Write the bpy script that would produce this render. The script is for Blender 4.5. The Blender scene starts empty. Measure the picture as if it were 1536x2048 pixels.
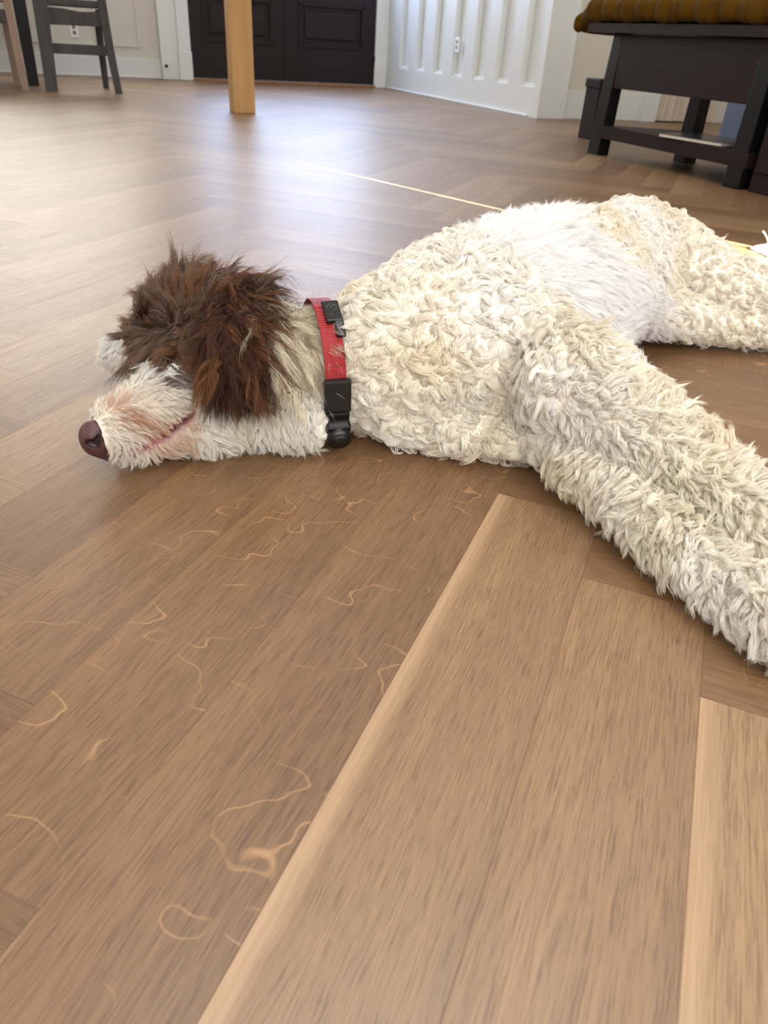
import bpy, bmesh, math, random
import numpy as np
from mathutils import Vector, Matrix
from mathutils.kdtree import KDTree
rng = np.random.default_rng(7)
random.seed(3)
C = bpy.context.scene.collection
scene = bpy.context.scene

# ------------------------------------------------------------------ camera
F = 1460.504; PITCH = 0.5748588; ROLL = 0.06428363; CAMH = 0.475
cp, sp = math.cos(PITCH), math.sin(PITCH)
fwd = np.array([0, cp, -sp]); up0 = np.array([0, sp, cp]); r0 = np.array([1.0, 0, 0])
RIGHT = math.cos(ROLL) * r0 + math.sin(ROLL) * up0
UP = -math.sin(ROLL) * r0 + math.cos(ROLL) * up0
cam_d = bpy.data.cameras.new('camera'); cam = bpy.data.objects.new('camera', cam_d); C.objects.link(cam)
cam_d.sensor_fit = 'VERTICAL'; cam_d.sensor_height = 36.0; cam_d.sensor_width = 27.0
cam_d.lens = F / 2048 * 36.0
cam_d.clip_start = 0.02; cam_d.clip_end = 60
cam_d.dof.use_dof = True; cam_d.dof.focus_distance = 0.97; cam_d.dof.aperture_fstop = 9.5
M4 = Matrix(((RIGHT[0], UP[0], -fwd[0], 0), (RIGHT[1], UP[1], -fwd[1], 0), (RIGHT[2], UP[2], -fwd[2], CAMH), (0, 0, 0, 1)))
cam.matrix_world = M4
scene.camera = cam

def at(u, v, z=0.0):
    d = fwd + (u - 768) / F * RIGHT - (v - 1024) / F * UP
    t = (z - CAMH) / d[2]
    return np.array([d[0] * t, d[1] * t, z])

def proj(P):
    Q = np.asarray(P, float) - np.array([0, 0, CAMH]); z = Q @ fwd
    return np.stack([768 + F * (Q @ RIGHT) / z, 1024 - F * (Q @ UP) / z], -1)

# ------------------------------------------------------------------ render look
vs = scene.view_settings
vs.view_transform = 'Standard'; vs.look = 'None'; vs.gamma = 1.0; vs.use_curve_mapping = False
vs.exposure = 0.0
scene.cycles.max_bounces = 8; scene.cycles.diffuse_bounces = 6; scene.cycles.glossy_bounces = 4
scene.cycles.transmission_bounces = 3; scene.cycles.transparent_max_bounces = 6
scene.cycles.sample_clamp_indirect = 6.0
scene.cycles.use_denoising = True
try:
    scene.cycles_curves.shape = 'RIBBONS'; scene.cycles_curves.subdivisions = 2
except Exception:
    pass

# ------------------------------------------------------------------ world, sun, window light
RA = math.radians(24.2)                       # the room stands turned by this angle
ru = np.array([math.cos(RA), math.sin(RA)]); rv = np.array([-ru[1], ru[0]])
def room(u, v, z=0.0):
    return Vector((ru[0] * u + rv[0] * v, ru[1] * u + rv[1] * v, z))

w = bpy.data.worlds.new('sky'); scene.world = w; w.use_nodes = True
w.node_tree.nodes['Background'].inputs[0].default_value = (0.62, 0.78, 1.0, 1)
w.node_tree.nodes['Background'].inputs[1].default_value = 1.0

CEIL = 4.3
def area(name, u, v, z, wu, hz, facing, power, col):
    """a window-sized daylight lamp; facing is a direction in the room frame"""
    l = bpy.data.lights.new(name, 'AREA'); l.shape = 'RECTANGLE'; l.size = wu; l.size_y = hz
    l.energy = power; l.color = col
    o = bpy.data.objects.new(name, l); C.objects.link(o)
    o.location = room(u, v, z)
    d = room(*facing)
    o.rotation_euler = d.to_track_quat('-Z', 'Y').to_euler()
    return o
area('daylight_door_glass', 2.5, 8.80, 1.30, 1.9, .75, (0, -1, 0), 32, (0.36, 0.56, 1.0))
area('daylight_door_transom', 2.5, 8.80, 2.05, 1.9, .75, (0, -1, 0), 48, (0.98, 0.98, 1.0))
area('daylight_foyer_window', 3.5, 8.30, 3.85, 1.6, .8, (.4, -.6, -1), 60, (0.55, 0.72, 1.0))
area('daylight_dining_window', -.35, 8.80, 2.2, 2.4, 1.9, (0, -1, 0), 95, (1.0, 0.96, 0.89))
area('daylight_side_window', -3.1, 2.2, 1.7, 4.6, 2.0, (1, 0, 0), 28, (0.95, 0.97, 1.0))
area('daylight_front_window', 0.2, -1.5, 1.9, 4.2, 2.2, (0, 1, 0), 132, (1.0, 0.965, 0.92))
area('overhead_fill', 0.6, 0.9, CEIL - .05, 2.6, 1.8, (0, 0, -1), 72, (0.97, 0.985, 1.0))  # added overhead fill, brightens the near floor and the dog

area('reveal_fill', 2.9, 2.0, CEIL - .05, .8, .8, (.2, 1.2, -1), 78, (1.0, 0.93, 0.82))  # added warm fill without a fixture, aimed at the panel recess reveals
SE = math.radians(19.7)
sd = room(-0.361, 0.932); sd.z = 0; sd.normalize()
sun_d = bpy.data.lights.new('sun', 'SUN'); sun_d.energy = 110; sun_d.angle = 0.0012; sun_d.color = (1.0, 0.98, 0.92)
sun = bpy.data.objects.new('sun', sun_d); C.objects.link(sun)
sun.rotation_euler = Vector((sd.x * math.cos(SE), sd.y * math.cos(SE), -math.sin(SE))).to_track_quat('-Z', 'Y').to_euler()
sun.location = (0, 0, 6)

# ------------------------------------------------------------------ materials
def new_mat(name):
    m = bpy.data.materials.new(name); m.use_nodes = True
    nt = m.node_tree; return m, nt, nt.nodes['Principled BSDF']
def s2l(c):
    return tuple(((x / 255) / 12.92 if x / 255 <= .04045 else ((x / 255 + .055) / 1.055) ** 2.4) for x in c)
def plain(name, rgb, rough=0.6, spec=0.5, noise=0.0, scale=20, bump=0.0, stretch=(1, 1, 1), dark=None):
    m, nt, b = new_mat(name)
    c = s2l(rgb)
    b.inputs['Roughness'].default_value = rough; b.inputs['Specular IOR Level'].default_value = spec
    b.inputs['Base Color'].default_value = (*c, 1)
    tc = nt.nodes.new('ShaderNodeTexCoord'); mp = nt.nodes.new('ShaderNodeMapping'); mp.inputs['Scale'].default_value = stretch
    nt.links.new(tc.outputs['Object'], mp.inputs[0])
    n = nt.nodes.new('ShaderNodeTexNoise'); n.inputs['Scale'].default_value = scale; n.inputs['Detail'].default_value = 5
    nt.links.new(mp.outputs[0], n.inputs['Vector'])
    if noise or dark:
        mx = nt.nodes.new('ShaderNodeMix'); mx.data_type = 'RGBA'
        d = s2l(dark) if dark else tuple(x * (1 - noise) for x in c)
        mx.inputs['A'].default_value = (*d, 1); mx.inputs['B'].default_value = (*c, 1)
        nt.links.new(n.outputs['Fac'], mx.inputs['Factor']); nt.links.new(mx.outputs['Result'], b.inputs['Base Color'])
    if bump:
        bp = nt.nodes.new('ShaderNodeBump'); bp.inputs['Strength'].default_value = bump; bp.inputs['Distance'].default_value = 0.002
        nt.links.new(n.outputs['Fac'], bp.inputs['Height']); nt.links.new(bp.outputs[0], b.inputs['Normal'])
    return m
M = {}
M['wall'] = plain('warm_white_paint', (205, 203, 194), 0.55, noise=0.03, scale=6)
M['trim'] = plain('white_trim_paint', (216, 219, 218), 0.38, noise=0.02, scale=8)
M['ceil'] = plain('ceiling_paint', (238, 236, 232), 0.8)
M['door'] = plain('dark_brown_door_paint', (34, 25, 27), 0.5, spec=.25, noise=0.25, scale=14, stretch=(6, 1, 1))
M['thresh'] = plain('oak_threshold', (150, 104, 62), 0.5, noise=0.3, scale=20)
M['black'] = plain('black_rubber', (14, 14, 15), 0.6)
M['post'] = plain('pale_raw_timber', (206, 166, 114), 0.7, spec=.2, scale=16, stretch=(1, 1, .12), dark=(150, 112, 70), bump=.3)
M['greywood'] = plain('grey_washed_wood', (92, 89, 88), 0.7, spec=.2, scale=30, stretch=(1, 1, .1), dark=(46, 45, 48), bump=.4)
M['tanwood'] = plain('taupe_wood', (160, 136, 118), 0.6, scale=30, stretch=(1, 1, .1), dark=(118, 98, 84), bump=.3)
M['blackwood'] = plain('black_painted_wood', (13, 13, 16), 0.4, spec=.3, noise=0.3, scale=20, stretch=(1, 1, .2), bump=.15)
M['darkwood'] = plain('dark_espresso_wood', (42, 27, 25), 0.5, spec=.2, scale=14, stretch=(.3, .3, 4), dark=(24, 16, 17), bump=.15)
M['velvet'] = plain('mustard_velvet', (88, 60, 7), 0.9, spec=.05, scale=9, dark=(66, 44, 4), bump=.3)
M['velvet'].node_tree.nodes['Principled BSDF'].inputs['Sheen Weight'].default_value = 0.03
M['paper'] = plain('magazine_paper', (205, 198, 186), 0.6)
M['cover'] = plain('magazine_cover', (40, 40, 46), 0.3)
M['curtain'] = plain('beige_panel', (196, 184, 168), 0.8, noise=.08, scale=8)
M['steel'] = plain('slate_blue_fabric', (96, 110, 130), 0.8)
M['plate'] = plain('outlet_plastic', (236, 236, 234), 0.35)
M['platesocket'] = plain('outlet_slots', (120, 116, 110), 0.5)  # darker grey of the outlet sockets

# ------------------------------------------------------------------ helpers
def link(name, me, mat=None, parent=None, rot=0.0, loc=(0, 0, 0)):
    o = bpy.data.objects.new(name, me); C.objects.link(o)
    if mat is not None: me.materials.append(mat)
    if parent is not None: o.parent = parent
    o.location = loc; o.rotation_euler = (0, 0, rot)
    return o
def tag(o, label=None, cat=None, group=None, kind=None):
    if label: o['label'] = label
    if cat: o['category'] = cat
    if group: o['group'] = group
    if kind: o['kind'] = kind
    return o
def bm_box(bm, lo, hi, bev=0.0, top_shift=(0, 0), taper=1.0):
    lo = Vector(lo); hi = Vector(hi); c = (lo + hi) / 2; s = hi - lo
    g = bmesh.ops.create_cube(bm, size=1.0)
    vsx = g['verts']
    for v in vsx:
        t = v.co.z + .5
        k = 1 + (taper - 1) * (1 - t)
        v.co = Vector((v.co.x * s.x * k + c.x + top_shift[0] * t, v.co.y * s.y * k + c.y + top_shift[1] * t, v.co.z * s.z + c.z))
    if bev:
        es = list({e for v in vsx for e in v.link_edges})
        bmesh.ops.bevel(bm, geom=es, offset=bev, segments=2, profile=.6, affect='EDGES')
def bm_prism(bm, poly, axis_lo, axis_hi, axis='y'):
    """extrude a closed outline; poly gives (a,b): for axis y -> (x,z), axis x -> (y,z), axis z -> (x,y)"""
    def mk(a, b, c):
        return {'y': (a, c, b), 'x': (c, a, b), 'z': (a, b, c)}[axis]
    A = [bm.verts.new(mk(a, b, axis_lo)) for a, b in poly]
    B = [bm.verts.new(mk(a, b, axis_hi)) for a, b in poly]
    n = len(poly)
    bm.faces.new(A); bm.faces.new(B[::-1])
    for i in range(n):
        bm.faces.new((A[i], B[i], B[(i + 1) % n], A[(i + 1) % n]))
    bmesh.ops.recalc_face_normals(bm, faces=bm.faces[:])
def bm_cyl(bm, p0, p1, r0_, r1_, seg=20):
    p0 = Vector(p0); p1 = Vector(p1); d = p1 - p0
    q = d.to_track_quat('Z', 'Y').to_matrix().to_4x4()
    bmesh.ops.create_cone(bm, cap_ends=True, segments=seg, radius1=r0_, radius2=r1_, depth=d.length,
                          matrix=Matrix.Translation((p0 + p1) / 2) @ q)
def done(name, bm, mat, parent=None, smooth=False, rot=0.0, loc=(0, 0, 0)):
    me = bpy.data.meshes.new(name); bm.to_mesh(me); bm.free()
    if smooth:
        for p in me.polygons: p.use_smooth = True
    return link(name, me, mat, parent, rot, loc)
def struct(name, boxes, mat, bev=0.0, extra=None):
    bm = bmesh.new()
    for lo, hi in boxes: bm_box(bm, lo, hi, bev)
    if extra: extra(bm)
    o = done(name, bm, mat, None, False, RA); o['kind'] = 'structure'
    return o
def root(name, u, v, z, label, cat, group=None, rot=0.0):
    e = bpy.data.objects.new(name, None); C.objects.link(e); e.empty_display_size = .05
    e.location = room(u, v, z); e.rotation_euler = (0, 0, RA + rot)
    return tag(e, label, cat, group)

# ------------------------------------------------------------------ floor: 7:1 oak herringbone
W = 0.26810 * CAMH; TH = 1.207809; B0 = -1.9203 * CAMH; AR = 3.278 * CAMH; NL = 7
ea = np.array([math.cos(TH), math.sin(TH)]); eb = np.array([math.sin(TH), -math.cos(TH)])
u_lo, u_hi, v_lo, v_hi = -3.2, 6.5, -1.6, 9.05
def floor_mesh():
    verts, faces, uvs, rnd, kinds = [], [], [], [], []
    corners = [room(u, v) for u in (u_lo, u_hi) for v in (v_lo, v_hi)]
    jb = [(np.array([c.x, c.y]) @ eb - B0) / W for c in corners]
    ja = [(np.array([c.x, c.y]) @ ea - AR) / W for c in corners]
    def add(a0, a1, b0, b1, along_a, special=None):
        P = [(a0, b0), (a1, b0), (a1, b1), (a0, b1)]
        ctr = ea * (a0 + a1) / 2 + eb * (b0 + b1) / 2
        cu, cv = ctr @ ru, ctr @ rv
        if not (u_lo - .0 < cu < u_hi + .0 and v_lo < cv < v_hi): return
        i = len(verts)
        for a, b in P:
            q = ea * a + eb * b; verts.append((q[0], q[1], 0.0))
        faces.append((i, i + 1, i + 2, i + 3))
        L = NL * W
        if along_a: uv = [(0, 0), (L, 0), (L, W), (0, W)]
        else: uv = [(0, 0), (0, W), (L, W), (L, 0)]
        uvs.extend(uv)
        r = special if special else (random.random() * .8 + .1, random.random(), random.random() * .8)
        rnd.extend([r] * 4)
        kinds.append(0)
    # tone, phase, kind (kind > .9 has a pale sapwood strip on its first edge)
    sp = {(8, 0): (.93, .31, .97), (6, 0): (.82, .62, .96), (7, 0): (.80, .12, .5), (5, 0): (.36, .55, .4), (4, 0): (.40, .83, .3),
          (3, 0): (.46, .2, .35), (2, 0): (.22, .7, .2), (1, 0): (.74, .4, .3), (0, 0): (.30, .1, .2), (9, 0): (.6, .5, .3)}
    for j in range(int(min(jb)) - 2, int(max(jb)) + 2):
        b0 = B0 + j * W; b1 = b0 + W
        ar = AR - j * W
        for n in range(-14, 15):
            a1 = ar + n * 2 * NL * W
            add(a1 - NL * W, a1, b0, b1, True, sp.get((j, n)))
    for i in range(int(min(ja)) - 20, int(max(ja)) + 20):
        a0 = AR + i * W
        # rows j with (i + j) mod 14 in 0..6 hold a cross plank here
        for n in range(-14, 15):
            j0 = -i + n * 2 * NL
            b0 = B0 + j0 * W
            add(a0, a0 + W, b0, b0 + NL * W, False)
    me = bpy.data.meshes.new('floor'); me.from_pydata(verts, [], faces); 
    uvl = me.uv_layers.new(name='plank'); uvl.data.foreach_set('uv', np.array(uvs, float).ravel())
    ca = me.color_attributes.new('rnd', 'FLOAT_COLOR', 'CORNER')
    ca.data.foreach_set('color', np.c_[np.array(rnd), np.ones(len(rnd))].ravel())
    return me
def floor_material():
    m, nt, b = new_mat('oak_herringbone')
    N, Lk = nt.nodes, nt.links
    def nd(t, **k):
        n = N.new(t)
        for a, v in k.items(): setattr(n, a, v)
        return n
    def math_(op, a, b_=None, c=None):
        n = nd('ShaderNodeMath', operation=op)
        for i, x in enumerate((a, b_, c)):
            if x is None: continue
            if isinstance(x, (int, float)): n.inputs[i].default_value = x
            else: Lk.new(x, n.inputs[i])
        return n.outputs[0]
    uv = nd('ShaderNodeUVMap', uv_map='plank').outputs[0]
    rn = nd('ShaderNodeVertexColor', layer_name='rnd').outputs[0]
    sr = nd('ShaderNodeSeparateColor'); Lk.new(rn, sr.inputs[0]); R, G, Bc = sr.outputs
    sx = nd('ShaderNodeSeparateXYZ'); Lk.new(uv, sx.inputs[0]); X, Y = sx.outputs[0], sx.outputs[1]
    off = math_('MULTIPLY', G, 37.0)
    def vec(sxx, syy, warp=None):
        cb = nd('ShaderNodeCombineXYZ')
        x = math_('MULTIPLY', X, sxx)
        y = math_('MULTIPLY', Y if warp is None else warp, syy)
        Lk.new(x, cb.inputs[0]); Lk.new(y, cb.inputs[1]); Lk.new(off, cb.inputs[2])
        return cb.outputs[0]
    def noise(v, scale=1, det=3, rough=.55):
        n = nd('ShaderNodeTexNoise'); n.inputs['Scale'].default_value = scale; n.inputs['Detail'].default_value = det
        n.inputs['Roughness'].default_value = rough; Lk.new(v, n.inputs['Vector']); return n.outputs['Fac']
    wl = noise(vec(3, 8), det=2)
    warp = math_('ADD', Y, math_('MULTIPLY', math_('SUBTRACT', wl, .5), .012))
    fine = noise(vec(34, 760, warp), det=2, rough=.6)          # pores
    mid = noise(vec(7, 230, warp), det=3)
    broad = noise(vec(1.6, 34, warp), det=2)
    blotch = noise(vec(9, 14), det=3)
    # tone per plank
    def ramp(fac, pts):
        r = nd('ShaderNodeValToRGB'); cr = r.color_ramp
        while len(cr.elements) > len(pts): cr.elements.remove(cr.elements[-1])
        while len(cr.elements) < len(pts): cr.elements.new(.5)
        for e, (p_, c_) in zip(cr.elements, pts): e.position = p_; e.color = (*s2l(c_), 1)
        Lk.new(fac, r.inputs[0]); return r.outputs[0]
    base = ramp(R, [(0.0, (108, 80, 53)), (.4, (126, 96, 65)), (.75, (137, 108, 76)), (1.0, (151, 124, 93))])
    def mixc(f, a, c_, mode='MIX'):
        n = nd('ShaderNodeMix', data_type='RGBA', blend_type=mode)
        if isinstance(f, (int, float)): n.inputs['Factor'].default_value = f
        else: Lk.new(f, n.inputs['Factor'])
        for nm, x in (('A', a), ('B', c_)):
            if isinstance(x, tuple): n.inputs[nm].default_value = (*x, 1)
            else: Lk.new(x, n.inputs[nm])
        return n.outputs['Result']
    def mr(x, a, b_, c_, d):
        n = nd('ShaderNodeMapRange'); n.inputs[1].default_value = a; n.inputs[2].default_value = b_
        n.inputs[3].default_value = c_; n.inputs[4].default_value = d; Lk.new(x, n.inputs[0]); return n.outputs[0]
    col = mixc(mr(broad, .35, .65, 0, 1), mixc(1.0, base, (.90, .88, .86), 'MULTIPLY'), mixc(1.0, base, (1.05, 1.04, 1.03), 'MULTIPLY'))
    col = mixc(mr(mid, .38, .62, .38, 0), col, mixc(1.0, col, (.72, .66, .60), 'MULTIPLY'))
    col = mixc(mr(fine, .34, .50, .8, 0), col, mixc(1.0, col, (.56, .47, .40), 'MULTIPLY'))
    col = mixc(mr(fine, .54, .70, 0, .6), col, mixc(1.0, col, (1.28, 1.26, 1.22), 'MULTIPLY'))
    col = mixc(mr(blotch, .5, .8, 0, .3), col, mixc(1.0, col, (1.1, 1.0, .9), 'MULTIPLY'))
    grad = mr(Y, 0.0, W, 1.07, .90)
    gm = nd('ShaderNodeCombineXYZ'); [Lk.new(grad, gm.inputs[q_]) for q_ in range(3)]
    col = mixc(1.0, col, gm.outputs[0], 'MULTIPLY')
    # ray flecks: thin pale curves across the grain
    fv = noise(vec(20, 12), det=1.6, rough=.4)
    line = math_('ABSOLUTE', math_('SUBTRACT', fv, .5))
    fl = mr(line, .0, .009, 1, 0)
    fmask = mr(noise(vec(13, 26), det=1), .44, .60, 0, 1)
    fmask2 = mr(math_('ABSOLUTE', math_('SUBTRACT', R, .40)), .04, .14, 1, 0)
    fleck = math_('MULTIPLY', math_('MULTIPLY', fl, fmask), math_('ADD', math_('MULTIPLY', fmask2, .8), .12))
    col = mixc(math_('MULTIPLY', fleck, .5), col, s2l((205, 160, 112)))
    # pale sapwood edge
    sap = math_('MULTIPLY', mr(Y, .005, .021, 1, 0), math_('GREATER_THAN', Bc, .9))
    col = mixc(math_('MULTIPLY', sap, .75), col, mixc(mr(mid, .4, .6, .5, 0), s2l((183, 152, 118)), s2l((160, 128, 95))))
    # seams
    e1 = math_('MINIMUM', Y, math_('SUBTRACT', W, Y)); e2 = math_('MINIMUM', X, math_('SUBTRACT', NL * W, X))
    e = math_('MINIMUM', e1, e2)
    seam = mr(e, .0002, .0011, 1, 0)
    col = mixc(math_('MULTIPLY', seam, .55), col, s2l((92, 58, 34)))
    Lk.new(col, b.inputs['Base Color'])
    b.inputs['Roughness'].default_value = .36
    Lk.new(mr(mid, .3, .7, .43, .37), b.inputs['Roughness'])
    b.inputs['Specular IOR Level'].default_value = .85
    h = math_('ADD', math_('MULTIPLY', fine, .5), math_('MULTIPLY', seam, -1.2))
    bp = nd('ShaderNodeBump'); bp.inputs['Strength'].default_value = .22; bp.inputs['Distance'].default_value = .0006
    Lk.new(h, bp.inputs['Height']); Lk.new(bp.outputs[0], b.inputs['Normal'])
    return m
fl = link('floor', floor_mesh(), floor_material()); fl['kind'] = 'structure'
fb = bmesh.new(); bm_box(fb, (u_lo, v_lo, -.06), (u_hi, v_hi, -.004))
sub = done('floor_underlay', fb, M['thresh'], None, False, RA); sub['kind'] = 'structure'

# ------------------------------------------------------------------ room shell
CH = CEIL
struct('ceiling', [((u_lo, v_lo, CH), (u_hi, v_hi, CH + .1))], M['ceil'])
# left outer wall and the far right one (out of frame)
struct('wall_left', [((u_lo - .12, v_lo, 0), (u_lo, v_hi, CH))], M['wall'])
struct('wall_right', [((u_hi, v_lo, 0), (u_hi + .12, 5.7, CH))], M['wall'])
# wall behind the camera, unseen, with a slit added to shape the sun streak and fringe patch
g0, g1, g2 = 2.925, 2.962, 3.26
T_ = v_lo - .05
struct('wall_front', [((u_lo, T_, 0), (g0, v_lo, CH)), ((g2, T_, 0), (u_hi, v_lo, CH)),
                      ((g0, T_, 0), (g2, v_lo, 1.10)), ((g1, T_, 1.36), (g2, v_lo, CH)), ((g0, T_, 1.93), (g1, v_lo, CH)),
                      ((g0, T_, 1.10), (g1 + .03, v_lo, 1.36))], M['wall'])

def panel_mould(bm, u0, u1, z0, z1, v, wd=.018, dp=.012):
    """raised rectangular moulding on a wall that faces -v"""
    for a in ((u0, u0 + wd, z0, z1), (u1 - wd, u1, z0, z1), (u0, u1, z0, z0 + wd), (u0, u1, z1 - wd, z1)):
        bm_box(bm, (a[0], v - dp, a[2]), (a[1], v, a[3]), .004)
# dining wall (left part of the back wall)
def dining(bm):
    for a, b in ((-3.1, -2.2), (-2.1, -1.2), (-1.1, -.25), (-.15, .62), (.72, 1.02)):
        panel_mould(bm, a, b, .26, 1.0, 8.93)
struct('wall_back_left', [((u_lo, 8.93, 0), (1.22, 9.05, CH))], M['wall'], extra=dining)
struct('baseboard_back_left', [((u_lo, 8.912, 0), (1.20, 8.93, .17)), ((u_lo, 8.900, 0), (1.20, 8.915, .018))], M['trim'], .004)
# door surround
struct('wall_back_door', [((1.20, 8.93, 2.5), (3.66, 9.05, CH)), ((1.20, 8.90, 0), (1.32, 9.05, 2.5))], M['wall'])
def casing(bm):
    bm_box(bm, (1.205, 8.86, 0), (1.38, 8.93, 2.5), .006)
    bm_box(bm, (1.38, 8.845, 0), (1.505, 8.93, 2.5), .006)
    bm_box(bm, (1.375, 8.835, 0), (1.51, 8.86, .25), .004)
    bm_box(bm, (3.515, 8.845, 0), (3.66, 8.93, 2.5), .006)
    bm_box(bm, (3.51, 8.835, 0), (3.655, 8.86, .25), .004)
    bm_box(bm, (1.205, 8.845, 2.38), (3.66, 8.93, 2.55), .006)
struct('trim_1', [], M['trim'], extra=casing)
struct('threshold', [((1.505, 8.80, 0), (3.515, 8.93, .022))], M['thresh'], .004)

# double entry door, glazed upper lights
def door_leaf(name, u0, u1, mat):
    bm = bmesh.new()
    v0, v1 = 8.875, 8.92
    zt = 2.38
    sx_ = .135
    # stiles and rails
    for a in ((u0, u0 + sx_, .025, zt), (u1 - sx_, u1, .025, zt), (u0 + sx_, u1 - sx_, .025, .345), (u0 + sx_, u1 - sx_, .74, .92), (u0 + sx_, u1 - sx_, 2.2, zt)):
        bm_box(bm, (a[0], v0, a[2]), (a[1], v1, a[3]), .003)
    # recessed field and raised centre of the bottom panel
    bm_box(bm, (u0 + sx_ - .01, v0 + .02, .33), (u1 - sx_ + .01, v1 - .005, .75))
    bm_box(bm, (u0 + sx_ + .075, v0 + .004, .42), (u1 - sx_ - .075, v0 + .03, .67), .014)
    panel_mould(bm, u0 + sx_, u1 - sx_, .345, .74, v0 + .012, .03, .02)
    o = done(name, bm, mat, None, False, RA); o['kind'] = 'structure'
    return o
dl = door_leaf('door_1', 1.505, 2.502, M['door']); dr = door_leaf('door_2', 2.508, 3.515, M['door'])
bm = bmesh.new(); bm_box(bm, (2.49, 8.862, .03), (2.525, 8.876, 2.38), .005)
ast = done('astragal', bm, M['door'], None, False, RA)
ast.parent = dr; ast.matrix_parent_inverse = dr.matrix_basis.inverted()
bm = bmesh.new(); bm_cyl(bm, (3.512, 8.862, .20), (3.512, 8.862, .30), .010, .010)
hg = done('hinge', bm, M['black'], None, False, RA); hg.parent = dr; hg.matrix_parent_inverse = dr.matrix_basis.inverted()

# wall with tall recessed panels (right of the door)
pz = [8.50, 8.08, 7.67, 7.25, 6.84, 6.42, 6.00]
def wains(bm):
    U = 3.66
    bm_box(bm, (U + .055, 5.70, 0), (U + .2, 8.93, CH))            # back of the recesses
    bm_box(bm, (U, 5.70, 0), (U + .06, 8.93, .21))                 # bottom rail
    bm_box(bm, (U, 5.70, 2.3), (U + .06, 8.93, CH))
    edges = [8.93] + [q for z in pz for q in (z, z - .235)] + [5.70]
    for k in range(0, len(edges), 2):
        bm_box(bm, (U, edges[k + 1], .21), (U + .06, edges[k], 2.3))
    for q in pz:                                                   # sill moulding at each recess foot
        bm_box(bm, (U + .028, q - .235, .205), (U + .06, q, .232), .006)
        bm_box(bm, (U + .012, q - .235, .195), (U + .06, q, .214), .004)
struct('wall_panelled', [], M['trim'], extra=wains)
struct('baseboard_panelled', [((3.642, 5.80, 0), (3.66, 8.80, .016))], M['trim'], .006)
def corner(bm):
    bm_box(bm, (3.655, 5.655, 0), (3.895, 5.74, CH), .004)
    bm_box(bm, (3.648, 5.648, 0), (3.672, 5.73, CH), .004)
    bm_box(bm, (3.875, 5.64, 0), (3.905, 5.75, CH), .006)
struct('trim_2', [], M['trim'], extra=corner)
struct('wall_back_right', [((3.86, 5.70, 0), (u_hi, 5.82, CH))], M['wall'])
struct('baseboard_back_right', [((3.905, 5.682, 0), (4.66, 5.70, .20))], M['trim'], .005)
def pil(bm):
    bm_box(bm, (4.66, 5.60, 0), (4.80, 5.70, 2.4), .005)
struct('trim_3', [], M['trim'], extra=pil)

# outlets
def outlet(name, u, v, z, label, facing_u):
    e = root(name, u, v, z, label, 'outlet', 'wall outlets')
    bm = bmesh.new()
    if facing_u: bm_box(bm, (-.008, -.036, 0), (0, .036, .118), .002)
    else: bm_box(bm, (-.036, -.008, 0), (.036, 0, .118), .002)
    done('cover_plate', bm, M['plate'], e)
    for dz in (.022, .066):
        bm = bmesh.new()
        if facing_u: bm_box(bm, (-.0095, -.016, dz), (-.006, .016, dz + .03), .0015)
        else: bm_box(bm, (-.016, -.0095, dz), (.016, -.006, dz + .03), .0015)
        done('socket', bm, M['platesocket'], e)
outlet('wall_outlet', 3.66, 7.165, .40, 'white wall outlet on the panelled wall right of the dark door', True)
outlet('wall_outlet', .42, 8.93, .32, 'white wall outlet on the dining wall behind the grey wooden chair', False)
e = root('door_stop', 1.243, 8.858, .12, 'small black round door stop on the white casing left of the dark door', 'door stop')
bm = bmesh.new(); bm_cyl(bm, (0, .002, 0), (0, -.045, 0), .006, .006); done('stem', bm, M['black'], e, True)
bm = bmesh.new(); bm_cyl(bm, (0, -.04, 0), (0, -.06, 0), .016, .014); done('bumper', bm, M['black'], e, True)

# ------------------------------------------------------------------ timber post
bm = bmesh.new(); bm_box(bm, (1.19, 5.50, 0), (1.335, 5.645, CH), .006)
post = done('timber_post', bm, M['post'], None, False, RA)
tag(post, 'square pale raw timber post standing on the floor before the dark door', 'post')

# ------------------------------------------------------------------ dining chairs (only their feet and aprons are in the frame)
def curved_leg(x, y, wx, wy, top, lean_x, lean_y, h=.98, below=0.0):
    """a rear leg that kicks outward towards the floor"""
    bm = bmesh.new(); n = 12; rings = []
    for i in range(n + 1):
        t = i / n; z = below + (h - below) * t
        k = (1 - t) ** 2.2
        cx_ = x + lean_x * k; cy_ = y + lean_y * k
        if t > .5: cx_ += -lean_x * .5 * (t - .5) ** 1.5
        sc = 1 - .15 * k
        rings.append([bm.verts.new((cx_ + a * wx * sc / 2, cy_ + b * wy * sc / 2, z)) for a, b in ((-1, -1), (1, -1), (1, 1), (-1, 1))])
    for i in range(n):
        for k in range(4):
            bm.faces.new((rings[i][k], rings[i][(k + 1) % 4], rings[i + 1][(k + 1) % 4], rings[i + 1][k]))
    bm.faces.new(rings[0][::-1]); bm.faces.new(rings[-1])
    return bm
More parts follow.
